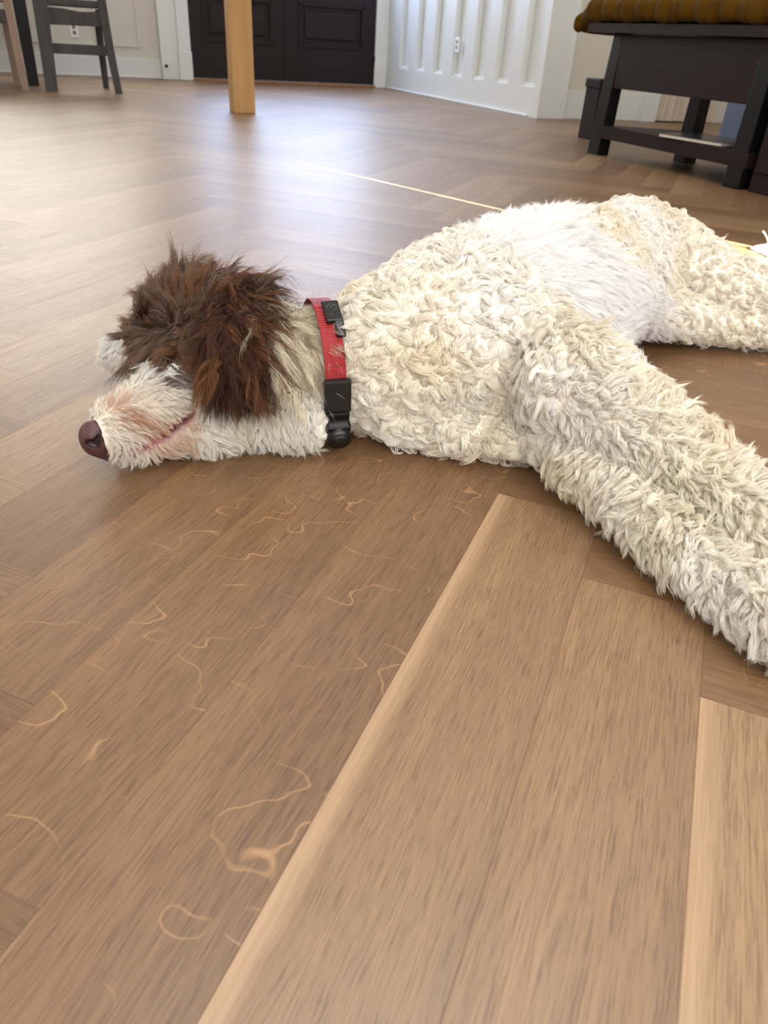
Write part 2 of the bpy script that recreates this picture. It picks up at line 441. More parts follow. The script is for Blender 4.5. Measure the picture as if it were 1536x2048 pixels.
def chair(name, u, v, label, mat, mat2, wide, rot):
    e = root(name, u, v, 0, label, 'chair', None, rot)
    wl = wide
    done('leg', curved_leg(-.205, 0, wl, .05, 1, -.02, -.05), mat, e)
    done('leg', curved_leg(.215, 0, .06, .05, 1, .045, -.05), mat, e)
    done('leg', curved_leg(-.195, .43, .05, .05, 1, 0, 0, .43), mat2, e)
    done('leg', curved_leg(.205, .43, .05, .05, 1, 0, 0, .43), mat2, e)
    bm = bmesh.new(); bm_prism(bm, [(-.19, .535), (-.05, .53), (.06, .515), (.14, .52), (.20, .53), (.20, .43), (-.19, .425)], -.012, .018, 'y')
    done('apron', bm, mat, e)
    bm = bmesh.new(); bm_box(bm, (-.21, -.01, .545), (.22, .46, .59), .01, ); done('seat', bm, mat, e)
    bm = bmesh.new(); bm_box(bm, (-.18, -.012, .245), (.21, .014, .31), .004); done('stretcher', bm, mat, e)
    for zz in (.78, .96):
        bm = bmesh.new(); bm_box(bm, (-.19, -.015, zz - .04), (.2, .012, zz + .05), .006); done('back_rail', bm, mat, e)
    for sx_ in (-.2, .21):
        bm = bmesh.new(); bm_box(bm, (sx_ - .012, .02, .45), (sx_ + .012, .42, .54), .003); done('side_rail', bm, mat2, e)
    for px_, py_ in ((-.225, -.05), (.26, -.05), (-.195, .43), (.205, .43)):
        bm = bmesh.new(); bm_cyl(bm, (px_, py_, 0.0), (px_, py_, .012), .014, .014); done('foot_pad', bm, M['black'], e)
    return e
chair('dining_chair', .325, 6.90, 'grey washed wooden dining chair with a slatted back at the left edge', M['greywood'], M['greywood'], .10, 0)
e = root('dining_chair', -.34, 6.86, 0, 'taupe wooden dining chair, cut off by the left edge, beside the grey one', 'chair')
for px_, py_, lx in ((.24, 0, .02), (-.2, 0, -.02), (.20, .42, 0), (-.2, .42, 0)):
    done('leg', curved_leg(px_, py_, .052, .045, 1, lx, -.03 if py_ == 0 else 0, .98 if py_ == 0 else .5), M['tanwood'] , e)
bm = bmesh.new(); bm_box(bm, (-.2, -.01, .415), (.235, .014, .50), .004); done('apron', bm, M['greywood'], e)
bm = bmesh.new(); bm_box(bm, (-.22, -.01, .545), (.24, .45, .585), .01); done('seat', bm, M['tanwood'], e)
e = root('dining_table', -.45, 7.75, 0, 'black legged dining table behind the wooden chairs at the left', 'table')
for px_, py_ in ((.43, -.33), (-1.2, -.33), (.43, .4), (-1.2, .4)):
    bm = bmesh.new(); bm_box(bm, (px_ - .05, py_ - .05, 0), (px_ + .05, py_ + .05, .74), .004, taper=.8); done('leg', bm, M['blackwood'], e)
bm = bmesh.new(); bm_box(bm, (-1.3, -.42, .74), (.55, .5, .79), .008); done('tabletop', bm, M['blackwood'], e)
bm = bmesh.new(); bm_box(bm, (-1.2, -.36, .62), (.45, -.32, .74), .004); done('apron', bm, M['blackwood'], e)

# ------------------------------------------------------------------ bench / low console at right with velvet cushion
e = root('console_bench', 2.77, 2.6, 0, 'dark wooden bench with black legs, low shelf and mustard cushion on top', 'bench')
def bleg(x, y, sx_, sy):
    bm = bmesh.new(); bm_box(bm, (x - .03, y - .038, 0), (x + .03, y + .038, .56), .004, top_shift=(sx_, sy), taper=1.25); return bm
for x, y, sx_, sy in ((.035, 1.08, .012, -.012), (.035, .055, .012, .01), (.40, .80, -.01, -.02), (.40, .055, -.01, .01)):
    done('leg', bleg(x, y, sx_, sy), M['blackwood'], e)
bm = bmesh.new(); bm_box(bm, (.015, .05, .32), (.045, 1.05, .555), .003); done('apron', bm, M['darkwood'], e)
bm = bmesh.new(); bm_box(bm, (.38, .05, .32), (.405, .80, .555), .003); done('apron', bm, M['darkwood'], e)
bm = bmesh.new(); bm_prism(bm, [(-.03, -.54), (.47, -.54), (.47, .95), (-.03, 1.28)], .56, .60, 'z'); done('bench_top', bm, M['darkwood'], e)
bm = bmesh.new(); bm_prism(bm, [(.0, .0), (.43, .0), (.43, .84), (.0, 1.10)], .085, .145, 'z'); done('shelf', bm, M['darkwood'], e)
bm = bmesh.new(); bm_box(bm, (.02, -.50, .0), (.42, -.03, .56), .004); done('cabinet_box', bm, M['darkwood'], e)
for k, (y0, y1) in enumerate(((-.49, -.28), (-.26, -.05))):
    bm = bmesh.new(); bm_box(bm, (.008, y0, .08), (.024, y1, .53), .004); dd = done('drawer_front', bm, M['darkwood'], e)
    bm = bmesh.new(); bm_cyl(bm, (-.016, (y0 + y1) / 2, .32), (.01, (y0 + y1) / 2, .32), .012, .008); done('knob', bm, M['blackwood'], dd, True)

# channel-tufted velvet cushion on the bench, one corner hanging over the end
def cushion():
    bm = bmesh.new(); nv, nk = 300, 44; L0, L1 = -.1, 1.39; rings = []
    for j in range(nv + 1):
        y = L0 + (L1 - L0) * j / nv
        e_ = min(y - L0, L1 - y)
        end = min(1, (max(e_, 0) / .035) ** .5 + .06)
        rib = abs(math.sin((y + .008 * math.sin(y * 31)) * math.pi / .083)) ** .32
        a_ = (.255 - .016 * (1 - rib)) * (.86 + .14 * end) ; b_ = .058 * (.84 + .16 * rib) * end
        drop = max(0, y - 1.27) * .62
        row = []
        for k in range(nk):
            ph = 2 * math.pi * k / nk
            cx_, sz_ = math.cos(ph), math.sin(ph)
            X_ = .195 + a_ * math.copysign(abs(cx_) ** .35, cx_) + .006 * math.sin(y * 47 + ph)
            Z_ = .064 + b_ * math.copysign(abs(sz_) ** .6, sz_) - drop + .004 * math.sin(y * 23 + 2 * ph)
            if cx_ < -.6: Z_ -= .010
            row.append(bm.verts.new((X_, y, Z_)))
        rings.append(row)
    for j in range(nv):
        for k in range(nk):
            bm.faces.new((rings[j][k], rings[j][(k + 1) % nk], rings[j + 1][(k + 1) % nk], rings[j + 1][k]))
    bm.faces.new(rings[0]); bm.faces.new(rings[-1])
    bmesh.ops.recalc_face_normals(bm, faces=bm.faces[:])
    return bm
cu = done('bench_cushion', cushion(), M['velvet'], None, True, RA, room(2.77, 2.6, .60))
tag(cu, 'mustard yellow channel tufted velvet cushion lying on the dark bench', 'cushion')
e = root('magazine', 2.80, 2.80, .1465, 'thin magazine with pale pages lying on the low bench shelf', 'magazine', None, 0.15)
bm = bmesh.new(); bm_box(bm, (.003, .003, .0012), (.26, .36, .0135)); done('pages', bm, M['paper'], e)
bm = bmesh.new(); bm_box(bm, (0, 0, 0), (.265, .365, .0012)); bm_box(bm, (0, 0, .0137), (.265, .365, .0150)); done('cover', bm, M['cover'], e)

# dark low trunk behind the bench, beige floor-length curtain and the far side table
e = root('wooden_box', 3.21, 4.31, 0, 'narrow dark brown wooden box on the floor behind the left bench leg', 'box')
bm = bmesh.new(); bm_box(bm, (0, 0, 0), (.12, .14, .29), .005, ); done('body', bm, M['darkwood'], e)
bm = bmesh.new(); bm_box(bm, (-.008, -.008, .285), (.128, .148, .335), .006); done('lid', bm, M['darkwood'], e)
def drape(name, u, v, wd, h, label, mat, cat):
    bm = bmesh.new(); n = 90; rings = []
    for side in (0, 1):
        rows = []
        for z in (0.01, h):
            rows.append([bm.verts.new((wd * i / n, .02 * math.sin(i * .55) + .012 * math.sin(i * .21 + 1) + side * .006, z)) for i in range(n + 1)])
        for i in range(n): bm.faces.new((rows[0][i], rows[0][i + 1], rows[1][i + 1], rows[1][i]))
        rings.append(rows)
    bmesh.ops.recalc_face_normals(bm, faces=bm.faces[:])
    o = done(name, bm, mat, None, True, RA, room(u, v, 0)); return tag(o, label, cat)
drape('window_curtain', 4.82, 5.62, .62, 2.4, 'beige floor length curtain seen beneath the dark bench', M['curtain'], 'curtain')
e = root('storage_ottoman', 3.75, 3.18, 0, 'slate blue fabric ottoman glimpsed through the bench legs at right', 'ottoman')
bm = bmesh.new(); bm_box(bm, (0, 0, .02), (.45, .62, .30), .02); done('body', bm, M['steel'], e)
bm = bmesh.new(); bm_box(bm, (-.01, -.01, .30), (.46, .63, .38), .03); done('lid', bm, M['steel'], e)

# ------------------------------------------------------------------ DOG
# signed distance field of the body (fur excluded), then one continuous mesh from it
def smin(a, b, k):
    h = np.clip(.5 + .5 * (b - a) / k, 0, 1)
    return b * (1 - h) + a * h - k * h * (1 - h)
def rcone(P, a, b, ra, rb):
    a = np.asarray(a); b = np.asarray(b); ab = b - a
    t = np.clip(((P - a) @ ab) / (ab @ ab), 0, 1)
    d = np.linalg.norm(P - a - t[..., None] * ab, axis=-1)
    return d - (ra + (rb - ra) * t)
def ell(P, c, r, yaw=0.0, pitch=0.0):
    Q = P - np.asarray(c)
    cy_, sy_ = math.cos(yaw), math.sin(yaw)
    X = Q[..., 0] * cy_ + Q[..., 1] * sy_; Y = -Q[..., 0] * sy_ + Q[..., 1] * cy_; Z = Q[..., 2]
    if pitch:
        c2, s2 = math.cos(pitch), math.sin(pitch); X, Z = X * c2 + Z * s2, -X * s2 + Z * c2
    k = np.sqrt((X / r[0]) ** 2 + (Y / r[1]) ** 2 + (Z / r[2]) ** 2)
    return (k - 1) * min(r)

stn = np.array([  # x, y, z, half across, half height : torso stations
    (-.034, .968, .094, .086, .090), (.015, .985, .106, .116, .106), (.08, 1.010, .118, .152, .118), (.145, 1.075, .123, .164, .124),
    (.205, 1.18, .124, .156, .124), (.27, 1.28, .123, .140, .122), (.35, 1.38, .120, .126, .115), (.425, 1.48, .120, .122, .110), (.495, 1.57, .118, .115, .106)])
def torso_samples(n=26):
    t = np.linspace(0, len(stn) - 1, n); out = []
    for q in t:
        i = min(int(q), len(stn) - 2); f = q - i; out.append(stn[i] * (1 - f) + stn[i + 1] * f)
    return np.array(out)
A_ = at
def sdf_body(P):
    d = None
    S = torso_samples()
    for i, s in enumerate(S):
        j0, j1 = max(0, i - 1), min(len(S) - 1, i + 1)
        yaw = math.atan2(S[j1][1] - S[j0][1], S[j1][0] - S[j0][0])
        e_ = ell(P, s[:3], (.07, s[3], s[4]), yaw)
        d = e_ if d is None else smin(d, e_, .02)
    # shoulder blade and thigh bulges
    d = smin(d, ell(P, (.165, 1.02, .130), (.10, .11, .085), .9), .03)
    # upper foreleg
    d = smin(d, rcone(P, A_(800, 850, .034), A_(905, 860, .034), .028, .030), .03)
    d = smin(d, rcone(P, A_(905, 860, .034), A_(1085, 880, .036), .030, .034), .03)
    for pair in ((UFL, LFL), (UHL, LHL)):
        leg = None
        for ch in pair:
          for (a, ra), (b, rb) in zip(ch[:-1], ch[1:]):
            q = rcone(P, a, b, ra, rb); leg = q if leg is None else np.minimum(leg, q)
        d = smin(d, leg, .022)
    # neck
    nk = rcone(P, (-.03, .965, .080), (-.16, .965, .078), .072, .064)
    d = smin(d, nk, .03)
    # head
    hd = ell(P, HC, (.082, .080, .074), .35)
    hd = smin(hd, rcone(P, HC, MB, .062, .040), .02)
    hd = smin(hd, rcone(P, MB, MT, .042, .027), .015)          # upper muzzle
    hd = smin(hd, rcone(P, JB, JT, .040, .020), .012)          # lower jaw
    hd = smin(hd, rcone(P, A_(470, 835, .038), A_(610, 838, .040), .036, .040), .02)   # throat
    hd = smin(hd, rcone(P, CK, JB, .050, .040), .02)          # cheek
    hd = smin(hd, rcone(P, FB, FT, .034, .026), .02)          # the far cheek
    ear = np.minimum(rcone(P, EA[0], EA[1], .016, .017), rcone(P, EA[1], EA[2], .017, .014))
    ear = smin(ear, np.minimum(rcone(P, EB[0], EB[1], .016, .017), rcone(P, EB[1], EB[2], .017, .014)), .02)
    hd = smin(hd, ear, .012)
    d = smin(d, hd, .025)
    # mouth line
    mth = rcone(P, MO[0], MO[1], .0045, .006); mth = np.minimum(mth, rcone(P, MO[1], MO[2], .006, .004))
    d = np.maximum(d, -mth)
    d = np.maximum(d, .004 - P[..., 2])
    return d
UFL = [(A_(1150, 770, .126), .070), (A_(1255, 840, .110), .055), (A_(1358, 915, .092), .046), (A_(1460, 1003, .078), .041), (A_(1560, 1092, .066), .039), (A_(1660, 1180, .055), .039)]
LFL = [(A_(1140, 880, .058), .048), (A_(1213, 955, .048), .040), (A_(1302, 1040, .041), .035), (A_(1405, 1126, .038), .033), (A_(1503, 1200, .036), .034), (A_(1593, 1268, .034), .034)]
UHL = [((.46, 1.57, .125), .100), (A_(1330, 520, .12), .085), (A_(1440, 580, .10), .066), (A_(1550, 610, .085), .052), (A_(1680, 640, .07), .045)]
LHL = [(A_(1300, 620, .075), .045), (A_(1400, 645, .050), .040), (A_(1500, 655, .045), .038), (A_(1620, 665, .045), .036)]
HC = A_(405, 672, .105)
MB = A_(355, 790, .068); MT = A_(225, 862, .052)
JB = A_(420, 838, .042); JT = A_(262, 892, .026)
CK = A_(490, 790, .060)
FB = A_(340, 700, .09); FT = A_(250, 708, .05)
EA = [A_(455, 590, .165), A_(452, 670, .152), A_(455, 735, .128)]
EB = [A_(500, 590, .160), A_(515, 670, .146), A_(510, 740, .120)]
MO = [A_(388, 828, .088), A_(335, 868, .068), A_(262, 905, .045)]

def surface_nets(fn, lo, hi, h, chunk=60):
    xs = np.arange(lo[0], hi[0], h); ys = np.arange(lo[1], hi[1], h); zs = np.arange(lo[2], hi[2], h)
    D = np.empty((len(xs), len(ys), len(zs)), np.float32)
    for i in range(0, len(xs), chunk):
        G = np.stack(np.meshgrid(xs[i:i + chunk], ys, zs, indexing='ij'), -1)
        D[i:i + chunk] = fn(G)
    return nets(D, lo, h)
def nets(D, lo, h):
    ins = D < 0
    nx, ny, nz = D.shape
    c = np.zeros((nx - 1, ny - 1, nz - 1), np.int8)
    for a in (0, 1):
        for b in (0, 1):
            for g in (0, 1):
                c += ins[a:nx - 1 + a, b:ny - 1 + b, g:nz - 1 + g]
    act = (c > 0) & (c < 8)
    idx = -np.ones(act.shape, np.int64); cells = np.argwhere(act); idx[act] = np.arange(len(cells))
    acc = np.zeros((len(cells), 3)); cnt = np.zeros(len(cells))
    I, J, K = cells.T
    offs = [(a, b, g) for a in (0, 1) for b in (0, 1) for g in (0, 1)]
    for a in offs:
        for ax in range(3):
            if a[ax]: continue
            b = list(a); b[ax] = 1
            d0 = D[I + a[0], J + a[1], K + a[2]]; d1 = D[I + b[0], J + b[1], K + b[2]]
            m = (d0 < 0) != (d1 < 0)
            t = np.where(m, d0 / np.where(m, d0 - d1, 1), 0)
            p = np.tile(np.array(a, float), (len(cells), 1)); p[:, ax] += t
            acc[m] += p[m]; cnt[m] += 1
    V = (acc / cnt[:, None] + cells) * h + np.asarray(lo)
    Fs = []
    for ax in range(3):
        o1, o2 = [(1, 2), (2, 0), (0, 1)][ax]
        sl0 = [slice(None)] * 3; sl1 = [slice(None)] * 3
        sl0[ax] = slice(0, -1); sl1[ax] = slice(1, None)
        cr = ins[tuple(sl0)] != ins[tuple(sl1)]
        E = np.argwhere(cr)
        mx = np.array(act.shape)
        ok = (E[:, o1] > 0) & (E[:, o2] > 0) & (E[:, o1] < mx[o1]) & (E[:, o2] < mx[o2]); E = E[ok]
        s = ins[tuple(E.T)]
        q = []
        for d1, d2 in ((1, 1), (0, 1), (0, 0), (1, 0)):
            X = E.copy(); X[:, o1] -= d1; X[:, o2] -= d2; q.append(idx[tuple(X.T)])
        q = np.stack(q, 1); q[~s] = q[~s][:, ::-1]
        Fs.append(q)
    return V, np.concatenate(Fs)

V, Fq = surface_nets(sdf_body, (-.46, .40, -.006), (1.0, 1.80, .30), .0065)
def sdf_at(P):
    return sdf_body(P)
def normals_at(P, e=.003):
    g = np.stack([sdf_at(P + np.eye(3)[k] * e) - sdf_at(P - np.eye(3)[k] * e) for k in range(3)], -1)
    return g / (np.linalg.norm(g, axis=-1, keepdims=True) + 1e-9)

# coat pattern as a function of the place on the body, in the plan of the head and flank
def inpoly(p, poly):
    x, y = p[:, 0], p[:, 1]; r = np.zeros(len(p), bool); n = len(poly)
    for i in range(n):
        x0, y0 = poly[i]; x1, y1 = poly[(i + 1) % n]
        m = ((y0 > y) != (y1 > y)) & (x < (x1 - x0) * (y - y0) / (y1 - y0 + 1e-12) + x0)
        r ^= m
    return r
SC = np.array
BROWN = [(225, 560), (300, 520), (420, 490), (515, 525), (518, 580), (524, 640), (528, 750), (545, 800), (470, 800), (415, 780), (400, 745), (330, 742), (280, 735), (258, 682), (238, 635)]
EARP = [(425, 570), (510, 560), (522, 640), (524, 740), (490, 765), (430, 755), (412, 700)]
CREAMH = [(516, 530), (600, 535), (660, 600), (650, 700), (610, 745), (528, 755), (524, 650)]
WHITEF = [(205, 640), (240, 660), (285, 705), (345, 740), (300, 780), (215, 770)]
MUZ = [(150, 790), (230, 745), (330, 742), (400, 770), (400, 850), (330, 930), (180, 960), (140, 870)]
GREYP = [(330, 742), (400, 735), (420, 760), (395, 775), (300, 775), (280, 755)]
BELLY = [(950, 380), (1065, 370), (1140, 435), (1270, 545), (1345, 600), (1330, 720), (1270, 740), (1205, 660), (1110, 590), (1020, 500), (940, 450)]
def coat(P):
    """region id for root points: 0 wool 1 belly 2 legs 3 brown face 4 ear 5 cream behind ear 6 muzzle 7 cheek/neck 8 grey patch"""
    p = proj(P); R_ = np.zeros(len(P), int)
    p = p + rng.normal(0, 7, p.shape) + (rng.random(p.shape) < .25) * rng.normal(0, 26, p.shape) * (P[:, :1] > -.1)
    leg = (P[:, 0] > .20) & (P[:, 1] < .95)
    R_[leg] = 2
    dl_ = P @ np.array([.62, .79, 0]) # distance along the spine
    R_[inpoly(p, BELLY)] = 1
    head = P[:, 0] < -.098
    R_[head] = 7
    hm = head
    R_[hm & inpoly(p, MUZ)] = 6
    R_[hm & inpoly(p, BROWN)] = 3
    R_[hm & inpoly(p, EARP)] = 4
    R_[hm & inpoly(p, CREAMH)] = 5
    R_[hm & inpoly(p, GREYP)] = 8
    R_[hm & inpoly(p, WHITEF)] = 9
    return R_
RGB = {0: (250, 244, 233), 1: (250, 249, 248), 2: (250, 243, 229), 3: (114, 91, 76), 4: (82, 52, 37), 5: (238, 228, 208), 6: (240, 232, 222), 7: (246, 243, 236), 8: (158, 146, 138), 9: (248, 245, 238)}
me = bpy.data.meshes.new('dog'); me.from_pydata(V.tolist(), [], Fq.tolist()); me.update()
for p_ in me.polygons: p_.use_smooth = True
reg = coat(V)
vc = np.array([s2l(RGB[int(r)]) for r in range(10)])[reg]
pv = proj(V)
def near(p, a, b, r):
    a = np.array(a, float); b = np.array(b, float); ab = b - a
    t = np.clip(((p - a) @ ab) / (ab @ ab), 0, 1); return np.exp(-(np.linalg.norm(p - a - t[:, None] * ab, axis=1) / r) ** 2)
pk = np.maximum(near(pv, (380, 832), (330, 872), 16), near(pv, (330, 872), (262, 905), 20))
pk = np.maximum(pk, .7 * near(pv, (250, 850), (300, 865), 22)) * (V[:, 0] < -.2)
vc = vc * (1 - pk[:, None]) + np.array(s2l((150, 84, 88))) * pk[:, None]
md = (near(pv, (386, 829), (330, 868), 8)) * (V[:, 0] < -.2)
vc = vc * (1 - md[:, None]) + np.array(s2l((70, 30, 34))) * md[:, None]
ca = me.color_attributes.new('coat', 'FLOAT_COLOR', 'POINT'); ca.data.foreach_set('color', np.c_[vc, np.ones(len(vc))].ravel())
ms, nt, b = new_mat('dog_skin'); b.inputs['Roughness'].default_value = .8; b.inputs['Specular IOR Level'].default_value = .2
vn = nt.nodes.new('ShaderNodeVertexColor'); vn.layer_name = 'coat'; nt.links.new(vn.outputs[0], b.inputs['Base Color'])
dog = link('dog', me, ms)
tag(dog, 'curly cream and white dog with a brown head asleep on its side on the floor', 'dog')

# ------------------------------------------------------------------ fur
def fur_material(name, rough=.55, spec=.25, trans=.25):
    m, nt, b = new_mat(name)
    at_ = nt.nodes.new('ShaderNodeAttribute'); at_.attribute_name = 'col'
    b.inputs['Roughness'].default_value = rough; b.inputs['Specular IOR Level'].default_value = spec
    nt.links.new(at_.outputs['Color'], b.inputs['Base Color'])
    tr = nt.nodes.new('ShaderNodeBsdfTranslucent'); nt.links.new(at_.outputs['Color'], tr.inputs[0])
    mx = nt.nodes.new('ShaderNodeMixShader'); mx.inputs[0].default_value = trans
    nt.links.new(b.outputs[0], mx.inputs[1]); nt.links.new(tr.outputs[0], mx.inputs[2])
    nt.links.new(mx.outputs[0], nt.nodes['Material Output'].inputs['Surface'])
    return m
MF = fur_material('fur_cream', .6, .15, .35); MD = fur_material('fur_brown', .45, .22, .15)

tri = np.concatenate([Fq[:, [0, 1, 2]], Fq[:, [0, 2, 3]]])
ta = np.linalg.norm(np.cross(V[tri[:, 1]] - V[tri[:, 0]], V[tri[:, 2]] - V[tri[:, 0]]), axis=1) / 2
tc_ = V[tri].mean(1); treg = coat(tc_)
tn = np.cross(V[tri[:, 1]] - V[tri[:, 0]], V[tri[:, 2]] - V[tri[:, 0]]); tn /= np.linalg.norm(tn, axis=1, keepdims=True) + 1e-12
def sample(n, wfun):
    w_ = ta * wfun
    w_ = w_ / w_.sum(); k = rng.choice(len(tri), n, p=w_)
    r1 = np.sqrt(rng.random(n)); r2 = rng.random(n)
    Vt = V[tri[k]]
    return (1 - r1)[:, None] * Vt[:, 0] + (r1 * (1 - r2))[:, None] * Vt[:, 1] + (r1 * r2)[:, None] * Vt[:, 2], treg[k]
def value_noise(P, scale, seed):
    r_ = np.random.default_rng(seed); T = r_.random((32, 32, 32)).astype(np.float32)
    Q = P * scale + 100; i = np.floor(Q).astype(int); f = Q - i; f = f * f * (3 - 2 * f); i %= 32; j = (i + 1) % 32
    def g(a, b, c): return T[a, b, c]
    x0, y0, z0 = i.T; x1, y1, z1 = j.T; fx, fy, fz = f.T
    return ((g(x0, y0, z0) * (1 - fx) + g(x1, y0, z0) * fx) * (1 - fy) + (g(x0, y1, z0) * (1 - fx) + g(x1, y1, z0) * fx) * fy) * (1 - fz) + \
           ((g(x0, y0, z1) * (1 - fx) + g(x1, y0, z1) * fx) * (1 - fy) + (g(x0, y1, z1) * (1 - fx) + g(x1, y1, z1) * fx) * fy) * fz
def idw(p, anchors):
    Apt = np.array([a[:2] for a in anchors], float); D_ = np.array([a[2:4] for a in anchors], float)
    d2 = ((p[:, None, :] - Apt[None]) ** 2).sum(-1) + 60; w_ = 1 / d2 ** 1.5
    v_ = (w_[..., None] * D_[None]).sum(1) / w_.sum(1, keepdims=True)
    return v_
def img_dir(n, fl_):
    """tangent direction at points with normals n whose sideways/upward sense is fl_ (right, down)"""
    d = fl_[:, :1] * RIGHT[None] - fl_[:, 1:2] * UP[None]
    d = d - (d * n).sum(1, keepdims=True) * n
    return d / (np.linalg.norm(d, axis=1, keepdims=True) + 1e-6)
def norm(v_): return v_ / (np.linalg.norm(v_, axis=-1, keepdims=True) + 1e-9)

# parameter table per region: length, length var, start angle from normal, total bend, out-of-plane, clump pull, frizz, radius
PR = {0: (.021, .20, .25, 5.0, .8, .82, .0008, .00022),
      1: (.017, .2, .85, .8, .3, .50, .0011, .00019),
      2: (.016, .25, .42, 1.9, .6, .56, .0011, .00021),
      3: (.033, .40, .50, 1.3, .6, .74, .0016, .00020),
      4: (.064, .2, 1.32, .25, .25, .74, .0014, .00021),
      5: (.055, .25, 1.2, .3, .3, .66, .0016, .00021),
      6: (.012, .3, .95, .6, .3, .60, .0010, .00017),
      7: (.016, .25, .9, 1.6, .6, .60, .0010, .00020),
      8: (.012, .25, 1.1, .3, .2, .5, .0010, .00017),
      9: (.018, .25, .9, .8, .4, .6, .0010, .00021)}
FLOW_HEAD = [(150, 850, -.5, -.8), (200, 800, -.3, -.9), (240, 770, -.1, -1), (300, 790, .9, -.3), (360, 800, 1, .15), (300, 840, .85, .5), (240, 850, .8, .4), (330, 830, .9, .5),
             (350, 890, .8, .4), (300, 920, .1, 1), (230, 915, -.3, 1), (400, 890, .5, .9), (450, 830, 1, .25), (520, 850, .3, 1), (600, 820, .2, 1), (600, 860, .1, 1),
             (250, 600, -.15, -.9), (235, 660, -.25, .8), (300, 560, -.5, -.9), (300, 640, -.4, -.7), (330, 700, -.6, .5), (380, 600, .1, -1), (430, 540, .1, -1), (380, 690, .8, .5), (270, 720, -.5, .8),
             (480, 590, -.1, .5), (470, 535, -.1, -.8), (440, 640, -.1, 1), (500, 640, -.05, 1), (440, 740, -.1, 1), (500, 740, -.05, 1), (535, 680, -.05, 1), (550, 790, -.2, 1),
             (520, 560, .8, .1), (535, 610, .8, .7), (560, 555, .7, -.4), (590, 600, .85, .55), (620, 650, .5, 1), (600, 700, .35, 1), (570, 760, .1, 1)]
FLOW_BODY = [(700, 600, -.2, .6), (800, 520, -.2, -.5), (900, 450, .1, -.8), (1050, 420, .2, -.6), (850, 700, .2, .8), (750, 830, .2, .9), (900, 880, .1, 1), (1050, 900, -.1, 1), (1000, 600, .5, .6),
             (1150, 500, .6, .7), (1250, 620, .8, .7), (1280, 420, .4, -.6), (1400, 480, .6, -.4), (1400, 560, .5, .5), (1500, 620, .6, .6), (1400, 690, .2, 1),
             (1300, 760, .8, -.4), (1450, 880, .9, -.3), (1530, 960, .9, -.3), (1250, 850, .3, .4), (1380, 960, .4, .5), (1200, 1000, -.5, .9), (1350, 1160, -.3, 1), (1500, 1270, .0, 1), (1350, 1080, .3, .6), (1480, 1150, .5, .6)]
NC = A_(190, 875, .050)
COLC = np.array([-.099, .962, .088]); COLX = norm(np.array([.95, .30, .02]))
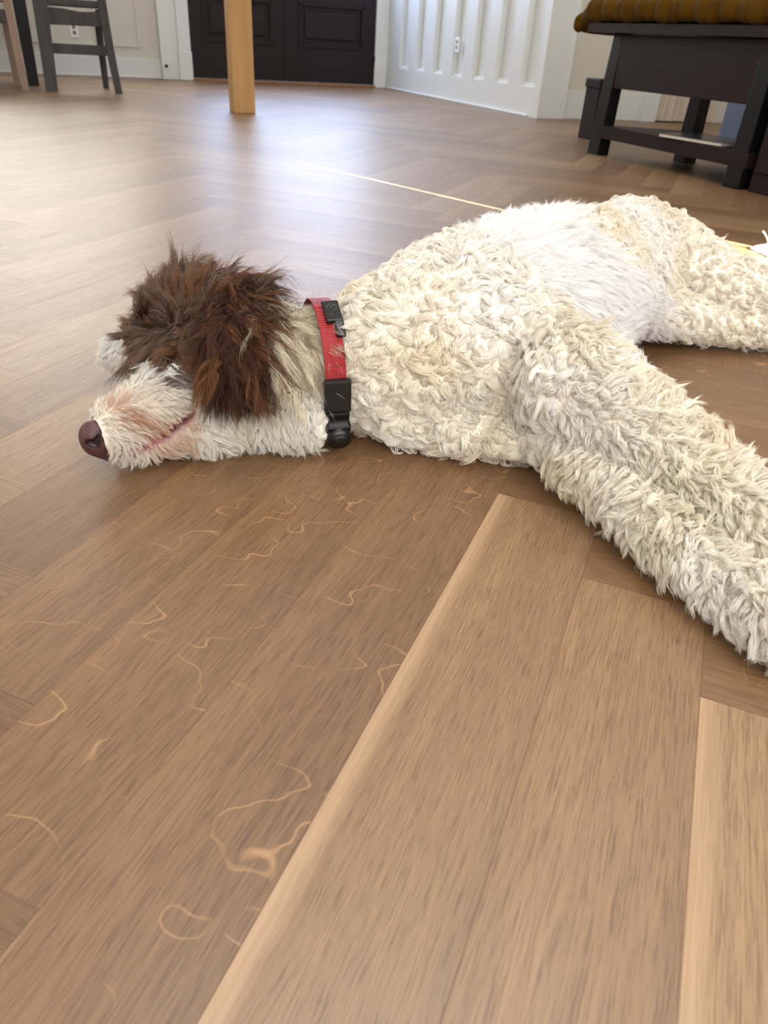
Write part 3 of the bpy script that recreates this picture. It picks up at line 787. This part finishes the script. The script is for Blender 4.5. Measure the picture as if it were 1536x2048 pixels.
def build_fur(name, regs, count, clump_r, K, mat, colfun, spread=1.0):
    wf = np.isin(treg, regs).astype(float)
    facing = (tn @ (-fwd)) 
    dens = np.where(facing > -.35, 1.0, .25) * np.where((tn[:, 2] < -.5) & (tc_[:, 2] < .03), .1, 1)
    dist = np.linalg.norm(tc_ - np.array([0, 0, CAMH]), axis=1)
    dens = dens * (1.0 / dist ** 1.3)
    tp = proj(tc_)
    dens = dens * np.where((np.abs((tc_ - COLC) @ COLX) < .0165) & (np.abs(tc_[:, 0] - COLC[0]) < .06), 0, 1)
    mline = np.maximum(near(tp, (386, 830), (335, 868), 12), near(tp, (335, 868), (268, 900), 10)) * (tc_[:, 0] < -.2)
    dens = dens * np.clip(1 - 1.3 * mline, 0.02, 1)
    dens = dens * np.where(np.linalg.norm(tc_ - NC, axis=1) < .0232, 0, 1)
    P, rg = sample(count, wf * dens)
    n = normals_at(P)
    # clump centres: thinned random roots
    M_ = int(count * .12)
    cand = P[:M_]; cell = {}
    keep = []
    rr = clump_r
    key = np.floor(cand / rr).astype(int)
    for i in range(len(cand)):
        k = tuple(key[i]); ok = True
        for dx in (-1, 0, 1):
            for dy in (-1, 0, 1):
                for dz in (-1, 0, 1):
                    for j in cell.get((k[0] + dx, k[1] + dy, k[2] + dz), ()):
                        if ((cand[i] - cand[j]) ** 2).sum() < rr * rr: ok = False; break
                    if not ok: break
                if not ok: break
            if not ok: break
        if ok: keep.append(i); cell.setdefault(k, []).append(i)
    keep = np.array(keep); Cc = P[keep]; Cn = n[keep]; Cr = rg[keep]
    kd = KDTree(len(Cc))
    for i, c in enumerate(Cc): kd.insert(c, i)
    kd.balance()
    # wander the lookup a little so that locks are not straight-edged cells
    Q = P + (np.stack([value_noise(P, 160, 11 + s) for s in range(3)], -1) - .5) * rr * .6
    ci = np.array([kd.find(q)[1] for q in Q])
    nc = len(Cc)
    ns = max(int(count / 14), 10)                    # fine sub-locks inside each curl
    Sp = P[:ns]; kd2 = KDTree(ns)
    for i, c in enumerate(Sp): kd2.insert(c, i)
    kd2.balance()
    si = np.array([kd2.find(q)[1] for q in P]); sci = ci[:ns]; ci = sci[si]
    prm = np.array([PR[int(r)] for r in Cr])
    head = Cr >= 3
    p2 = proj(Cc)
    flow = np.where(head[:, None], idw(p2, FLOW_HEAD), idw(p2, FLOW_BODY))
    ang = (rng.normal(0, 1, nc)) * np.where(np.isin(Cr, [0]), 1.1, np.where(Cr == 2, .45, np.where(Cr == 3, .55, np.where(Cr == 4, .10, .22)))) * spread
    ang += (value_noise(Cc, 22, 5) - .5) * np.where(Cr <= 2, 3.0, np.where(Cr == 4, .4, .8))
    ca_, sa_ = np.cos(ang), np.sin(ang)
    fr = np.stack([flow[:, 0] * ca_ - flow[:, 1] * sa_, flow[:, 0] * sa_ + flow[:, 1] * ca_], 1)
    t = img_dir(Cn, fr); bi = np.cross(Cn, t)
    Lc = prm[:, 0] * (1 + prm[:, 1] * rng.normal(0, .8, nc)).clip(.5, 1.9)
    Lc = np.where((Cr == 3) & (proj(Cc)[:, 0] < 290), Lc * .6, Lc)
    ey = (815 - proj(Cc)[:, 1]) / 1500
    Lc = np.where(Cr == 5, np.minimum(Lc, np.maximum((845 - proj(Cc)[:, 1]) / 1500, .012)), Lc)
    Lc = np.where(Cr == 4, np.minimum(Lc, np.maximum(ey, .012)), Lc)
    th0 = prm[:, 2] + rng.normal(0, .15, nc); bend = prm[:, 3] * (1 + .25 * rng.normal(0, 1, nc))
    oop = prm[:, 4] * rng.normal(0, 1, nc)
    wavef = rng.uniform(1.2, 2.4, nc); wph = rng.uniform(0, 6.28, nc)
    s = np.linspace(0, 1, K)
    # guide: direction turns in the plane (normal, t) and drifts sideways
    TH_ = th0[:, None] + bend[:, None] * s[None] ** 1.15
    dirs = np.cos(TH_)[..., None] * Cn[:, None] + np.sin(TH_)[..., None] * t[:, None] + (oop[:, None] * (s[None] ** .8) )[..., None] * bi[:, None]
    wv = np.isin(Cr, [4, 5, 3])
    dirs += (np.sin(wph[:, None] + wavef[:, None] * 6.28 * s[None]) * np.where(wv, .42, .12)[:, None])[..., None] * bi[:, None]
    dirs += (np.cos(wph[:, None] * 1.7 + wavef[:, None] * 5.0 * s[None]) * np.where(wv, .28, .05)[:, None])[..., None] * Cn[:, None]
    dirs = norm(dirs)
    # long hair keeps falling (gravity) and lies on what is beneath it
    grav = np.where(np.isin(Cr, [4, 5]), .55, np.where(Cr == 3, .12, np.where(Cr == 2, .15, .05)))
    dirs = norm(dirs + np.array([0, 0, -1.0]) * (grav[:, None] * s[None])[..., None])
    step = Lc[:, None, None] / (K - 1) * dirs
    G = np.concatenate([np.zeros((nc, 1, 3)), np.cumsum(step[:, :-1], 1)], 1)       # offsets from the root
    long_ = np.isin(Cr, [3, 4, 5, 7, 6, 8, 9, 1])
    if long_.any():
        X = Cc[long_][:, None] + G[long_]
        for it in range(2):
            sh = X.shape; d_ = sdf_body(X.reshape(-1, 3)).reshape(sh[:2]); N_ = normals_at(X.reshape(-1, 3)).reshape(sh)
            need = (.0025 + .006 * s)[None] - d_
            X += np.clip(need, 0, .05)[..., None] * N_
        G2 = X - Cc[long_][:, None]; G[long_] = G2
    # strands
    lr = np.clip(1 + rng.normal(0, .13, count), .6, 1.3)
    pull = prm[ci, 5][:, None] * (s[None] ** .6)
    fz = prm[ci, 6]
    S0 = Sp[si] - Cc[ci]; d0 = P - Sp[si]
    sub1 = rng.normal(0, 1, (ns, 3)); sub2 = rng.normal(0, 1, (ns, 3)); subl = np.clip(1 + rng.normal(0, .16, ns), .5, 1.4)
    sc_ = (lr * subl[si])[:, None, None]
    X = Cc[ci][:, None] + G[ci] * sc_ + S0[:, None] * (1 - pull)[..., None] + d0[:, None] * (1 - .8 * s ** .7)[None, :, None]
    kk = (prm[ci, 0] * np.where(Cr == 0, .045, .085)[ci])[:, None, None]
    X += (sub1[si][:, None] * (s ** 1.1)[None, :, None] + .5 * sub2[si][:, None] * np.sin(s * 6.5)[None, :, None]) * kk
    f1 = rng.normal(0, 1, (count, 3)); f2 = rng.normal(0, 1, (count, 3))
    X += (f1[:, None] * (s ** 1.5)[None, :, None] + .4 * f2[:, None] * np.sin(s * 7)[None, :, None]) * (fz * .7)[:, None, None]
    # stray flyaways
    fly = rng.random(count) < .05
    X[fly] += (n[fly] * rng.uniform(.2, 1, fly.sum())[:, None])[:, None] * (s ** 1.5)[None, :, None] * (prm[ci[fly], 0] * .28)[:, None, None]
    X[..., 2] = np.where(X[..., 2] < .0015, .0015 + (X[..., 2] - .0015) * .02, X[..., 2]).clip(.0006)
    col = colfun(P, Cc, ci, rg, n)
    hc = bpy.data.hair_curves.new(name)
    hc.add_curves([K] * count)
    hc.points.foreach_set('position', X.astype(np.float32).ravel())
    ra = hc.attributes.get('radius') or hc.attributes.new('radius', 'FLOAT', 'POINT')
    rad = prm[ci, 7][:, None] * (1 - .72 * s[None] ** 2)
    ra.data.foreach_set('value', rad.astype(np.float32).ravel())
    cat_ = hc.attributes.new('col', 'FLOAT_COLOR', 'CURVE')
    cat_.data.foreach_set('color', np.c_[col, np.ones(count)].astype(np.float32).ravel())
    hc.materials.append(mat)
    o = bpy.data.objects.new(name, hc); C.objects.link(o); o.parent = dog
    return o

LIN = {k: np.array(s2l(v)) for k, v in RGB.items()}
CREAM = np.array(s2l((241, 227, 202))); WHITE = np.array(s2l((251, 250, 248))); TANC = np.array(s2l((168, 126, 78)))
def col_body(P, Cc, ci, rg, n):
    c = np.array([LIN[i] for i in range(10)])[rg]
    k = value_noise(P, 14, 21)[:, None]; c = c * (1 - .55 * np.clip((k - .45) * 2.2, 0, 1) * (rg != 1)[:, None]) + CREAM * .55 * np.clip((k - .45) * 2.2, 0, 1) * (rg != 1)[:, None]
    k = value_noise(P, 9, 33)[:, None]; f = .6 * np.clip((k - .45) * 2.5, 0, 1); c = c * (1 - f) + WHITE * f
    cl = rng.normal(0, .06, len(Cc))[ci][:, None]; c = c * (1 + cl + rng.normal(0, .10, (len(P), 1)))
    return np.clip(c, 0, .97)
def col_head(P, Cc, ci, rg, n):
    c = np.array([LIN[i] for i in range(10)])[rg]
    p = proj(P)
    hi = rng.random(len(Cc))[ci]
    br = np.isin(rg, [3, 4])
    tanm = (br & (hi > .72))[:, None]
    c = np.where(tanm, c * .45 + np.array(s2l((128, 84, 48))) * .55, c)
    gr = (rg == 3) & (hi < .2); c = np.where(gr[:, None], c * .5 + np.array(s2l((132, 112, 96))) * .5, c)
    dk = (rg == 4) & (hi < .45); c = np.where(dk[:, None], c * .6 + np.array(s2l((40, 24, 18))) * .4, c)
    ey_ = near(p, (298, 656), (362, 648), 9)[:, None] * (rg == 3)[:, None]; c = c * (1 - .85 * ey_)
    # tan staining and pink skin round the mouth
    st = np.maximum.reduce([.8 * near(p, (250, 830), (300, 850), 22), .9 * near(p, (300, 870), (370, 850), 20), .7 * near(p, (330, 900), (370, 880), 20), .6 * near(p, (225, 820), (250, 815), 14)])
    m6 = (np.isin(rg, [6, 7]))[:, None] * st[:, None] * np.clip(rng.normal(.85, .3, len(Cc)), 0, 1)[ci][:, None]
    c = c * (1 - m6) + np.array(s2l((196, 150, 112))) * m6
    tn_ = ((near(p, (248, 590), (262, 575), 22) * (rg == 3))[:, None]); c = c * (1 - tn_) + np.array(s2l((150, 96, 54))) * tn_
    yl = (rg == 7)[:, None] * .35 * np.clip(value_noise(P, 20, 8) * 1.6 - .5, 0, 1)[:, None]; c = c * (1 - yl) + CREAM * yl
    mixd = (rg == 5) & (hi > .8); c = np.where(mixd[:, None], c * .4 + np.array(s2l((130, 104, 84))) * .6, c)
    c = c * (1 + rng.normal(0, .16, (len(P), 1)))
    return np.clip(c, .002, .95)
DENS = 1.0
build_fur('body_wool', [0], int(230000 * DENS), .0105, 11, MF, col_body)
build_fur('leg_hair', [2], int(160000 * DENS), .0068, 8, MF, col_body)
build_fur('belly_hair', [1], int(55000 * DENS), .007, 6, MF, col_body)
build_fur('head_hair', [3], int(38000 * DENS), .0085, 11, MD, col_head)
build_fur('ear_hair', [4], int(26000 * DENS), .0075, 12, MD, col_head)
build_fur('nape_hair', [5], int(18000 * DENS), .0075, 12, MF, col_head)
build_fur('muzzle_hair', [6, 8, 9], int(34000 * DENS), .0045, 7, MF, col_head)
build_fur('neck_hair', [7], int(46000 * DENS), .007, 8, MF, col_head)

# nose
nax = norm(np.array(MT) - np.array(MB)); 
def sdf_nose(P):
    yaw = math.atan2(nax[1], nax[0])
    d = ell(P, NC, (.0185, .0188, .0220), yaw, 0)
    d = smin(d, rcone(P, NC + np.array([.0, .0, -.012]), NC + np.array([.012, .002, -.030]), .008, .004), .012)
    side = A_(196, 880, .052); side2 = A_(201, 868, .058)
    hole = np.minimum(rcone(P, NO1, NO2, .0055, .0060), rcone(P, NO2, NO3, .0050, .0022))
    return np.maximum(d, -hole)
def on_nose(u, v):
    d = fwd + (u - 768) / F * RIGHT - (v - 1024) / F * UP; d = d / np.linalg.norm(d)
    o = np.array([0, 0, CAMH]); t = np.linalg.norm(NC - o) - .035
    for _ in range(60):
        q = o + d * t; s_ = ell(q[None], NC, (.0185, .0188, .0220), math.atan2(nax[1], nax[0]))[0]
        if s_ < .0002: break
        t += s_
    return o + d * t
NO1 = on_nose(180, 888); NO2 = on_nose(188, 890); NO3 = on_nose(199, 872)
Vn, Fn = surface_nets(sdf_nose, NC - .045, NC + .04, .0011)
me = bpy.data.meshes.new('nose'); me.from_pydata(Vn.tolist(), [], Fn.tolist()); me.update()
for p_ in me.polygons: p_.use_smooth = True
vdn = np.minimum(rcone(Vn, NO1, NO2, .0, .0), rcone(Vn, NO2, NO3, .0, .0))
kn = np.clip((.0085 - vdn) / .003, 0, 1)[:, None]
cn = np.array(s2l((82, 50, 50))) * (1 - kn) + np.array(s2l((36, 16, 20))) * kn
can = me.color_attributes.new('coat', 'FLOAT_COLOR', 'POINT'); can.data.foreach_set('color', np.c_[cn, np.ones(len(cn))].ravel())
MN = plain('nose_leather', (92, 56, 58), .42, .5, noise=.25, scale=240, bump=.5)
vnn = MN.node_tree.nodes.new('ShaderNodeVertexColor'); vnn.layer_name = 'coat'; MN.node_tree.links.new(vnn.outputs[0], MN.node_tree.nodes['Principled BSDF'].inputs['Base Color'])
nose = link('nose', me, MN, dog)
nose['label'] = 'liver brown nose'

# ------------------------------------------------------------------ collar
CC = COLC; cax = COLX; cper = norm(np.cross(np.array([0, 0, 1.0]), cax)); cup = np.cross(cax, cper)
def ring(phi0, phi1, wd, r_in, r_out, n, name, mat, parent, ry=.080, rz=.078):
    bm = bmesh.new(); R_ = []
    for i in range(n + 1):
        ph = phi0 + (phi1 - phi0) * i / n
        dirv = cper * math.cos(ph) * ry + cup * math.sin(ph) * rz
        nn = norm(dirv)
        q = []
        for w_, r_ in ((-wd / 2, r_in), (wd / 2, r_in), (wd / 2, r_out), (-wd / 2, r_out)):
            pnt = CC + dirv + nn * r_ + cax * w_; pnt[2] = max(pnt[2], .002)
            q.append(bm.verts.new(pnt))
        R_.append(q)
    for i in range(n):
        for k in range(4): bm.faces.new((R_[i][k], R_[i][(k + 1) % 4], R_[i + 1][(k + 1) % 4], R_[i + 1][k]))
    bm.faces.new(R_[0]); bm.faces.new(R_[-1][::-1]); bmesh.ops.recalc_face_normals(bm, faces=bm.faces[:])
    return done(name, bm, mat, parent)
# woven red webbing
m, nt, b = new_mat('red_webbing'); b.inputs['Roughness'].default_value = .55
tcn = nt.nodes.new('ShaderNodeTexCoord')
wvn = nt.nodes.new('ShaderNodeTexWave'); wvn.wave_type = 'BANDS'; wvn.bands_direction = 'Z'; wvn.inputs['Scale'].default_value = 150; wvn.inputs['Distortion'].default_value = .3
nt.links.new(tcn.outputs['Object'], wvn.inputs[0])
mxn = nt.nodes.new('ShaderNodeMix'); mxn.data_type = 'RGBA'; mxn.inputs['A'].default_value = (*s2l((110, 3, 12)), 1); mxn.inputs['B'].default_value = (*s2l((172, 8, 22)), 1)
nt.links.new(wvn.outputs['Fac'], mxn.inputs['Factor']); nt.links.new(mxn.outputs['Result'], b.inputs['Base Color'])
bpn = nt.nodes.new('ShaderNodeBump'); bpn.inputs['Strength'].default_value = .5; bpn.inputs['Distance'].default_value = .001
nt.links.new(wvn.outputs['Fac'], bpn.inputs['Height']); nt.links.new(bpn.outputs[0], b.inputs['Normal'])
MR = m
MBK = plain('black_plastic', (13, 13, 14), .33, .5)
collar = bpy.data.objects.new('dog_collar', None); C.objects.link(collar); collar.empty_display_size = .05
tag(collar, 'red woven dog collar with black plastic buckle around the dog\'s neck', 'collar')
ring(0, 2 * math.pi, .027, .010, .0125, 96, 'strap', MR, collar)

def on_ring(ph, name, mat, hx, ht, hn, bev, off=.012, cyl=False, parent=None, sx=0.0):
    """a block riding on the strap at angle ph: hx along the neck, ht along the strap, hn outwards"""
    dirv = cper * math.cos(ph) * .080 + cup * math.sin(ph) * .078
    nn = norm(dirv); tt = np.cross(nn, cax)
    o = CC + dirv + nn * (off + hn) + cax * sx
    bm = bmesh.new()
    if cyl:
        bmesh.ops.create_cone(bm, cap_ends=True, segments=40, radius1=hx, radius2=hx * .93, depth=2 * hn)
        bmesh.ops.bevel(bm, geom=[e_ for e_ in bm.edges if abs(e_.verts[0].co.z - e_.verts[1].co.z) < 1e-6], offset=bev, segments=3, affect='EDGES')
        for v_ in bm.verts: v_.co = Vector((v_.co.x, v_.co.y * ht / hx, v_.co.z))
    else:
        bm_box(bm, (-hx, -ht, -hn), (hx, ht, hn), bev)
    for v_ in bm.verts:
        p_ = o + cax * v_.co.x + tt * v_.co.y + nn * v_.co.z
        v_.co = Vector((p_[0], p_[1], max(p_[2], .0015)))
    bmesh.ops.recalc_face_normals(bm, faces=bm.faces[:])
    return done(name, bm, mat, parent or collar, cyl)
on_ring(math.pi + .02, 'buckle', MBK, .0175, .022, .006, .003)
on_ring(math.pi + .42, 'buckle_clip', MBK, .0160, .018, .007, .003)
on_ring(math.pi + .54, 'tracker', MBK, .0165, .019, .010, .004, off=.018)
on_ring(math.pi + .52, 'tracker_cap', MBK, .0172, .0160, .0115, .002, cyl=True, off=.027)
on_ring(math.pi - 1.20, 'slider', MBK, .011, .020, .003, .002, sx=.007)
on_ring(math.pi - .92, 'slider', MBK, .006, .014, .003, .002, sx=.012)

# ------------------------------------------------------------------ woven rug with cotton fringe, lit by the sun at the right edge
RX = A_(1600, 515); MRUG = plain('natural_cotton', (232, 230, 220), .9, noise=.1, scale=60, bump=.4, spec=.1)
ex_ = norm(np.array([1.0, .12, 0])); ey_ = np.array([-ex_[1], ex_[0], 0])
bm = bmesh.new(); bm_box(bm, (0, -.22, .001), (.30, .10, .012), .003)
rug = done('area_rug', bm, MRUG, None, False, math.atan2(ex_[1], ex_[0]), tuple(RX))
tag(rug, 'pale cotton rug with a sunlit white fringe, mostly beyond the right edge', 'rug')
nf = 900; K_ = 9; sK = np.linspace(0, 1, K_)
oy = rng.uniform(-.22, .08, nf); tas = np.round(oy / .02) * .02; Ls = rng.uniform(.07, .115, nf)
base_y = oy; tip_y = tas + (oy - tas) * 1.2 + rng.normal(0, .008, nf)
X = np.zeros((nf, K_, 3))
X[..., 0] = -Ls[:, None] * sK[None]
X[..., 1] = base_y[:, None] * (1 - sK) + tip_y[:, None] * sK + .004 * np.sin(sK[None] * 9 + rng.uniform(0, 6, nf)[:, None])
X[..., 2] = .010 + .012 * np.sin(sK[None] * 3.1) * rng.random(nf)[:, None] - .006 * sK[None]
k_ = 60                                                            # one tassel that sticks up
X[:k_, :, 0] = -.075 - .012 * sK[None] ** 2 + .001 * rng.normal(0, 1, k_)[:, None]
X[:k_, :, 1] = .055 + .03 * sK[None] ** 2 + .0015 * rng.normal(0, 1, k_)[:, None]
X[:k_, :, 2] = .006 + .045 * sK[None] ** .8 + .001 * rng.normal(0, 1, k_)[:, None]
X[..., 2] = X[..., 2].clip(.001)
hc = bpy.data.hair_curves.new('fringe'); hc.add_curves([K_] * nf)
hc.points.foreach_set('position', X.astype(np.float32).ravel())
ra = hc.attributes.get('radius') or hc.attributes.new('radius', 'FLOAT', 'POINT'); ra.data.foreach_set('value', np.full(nf * K_, .00045, np.float32))
hc.materials.append(MRUG)
o = bpy.data.objects.new('fringe', hc); C.objects.link(o); o.parent = rug; o['kind'] = 'stuff'
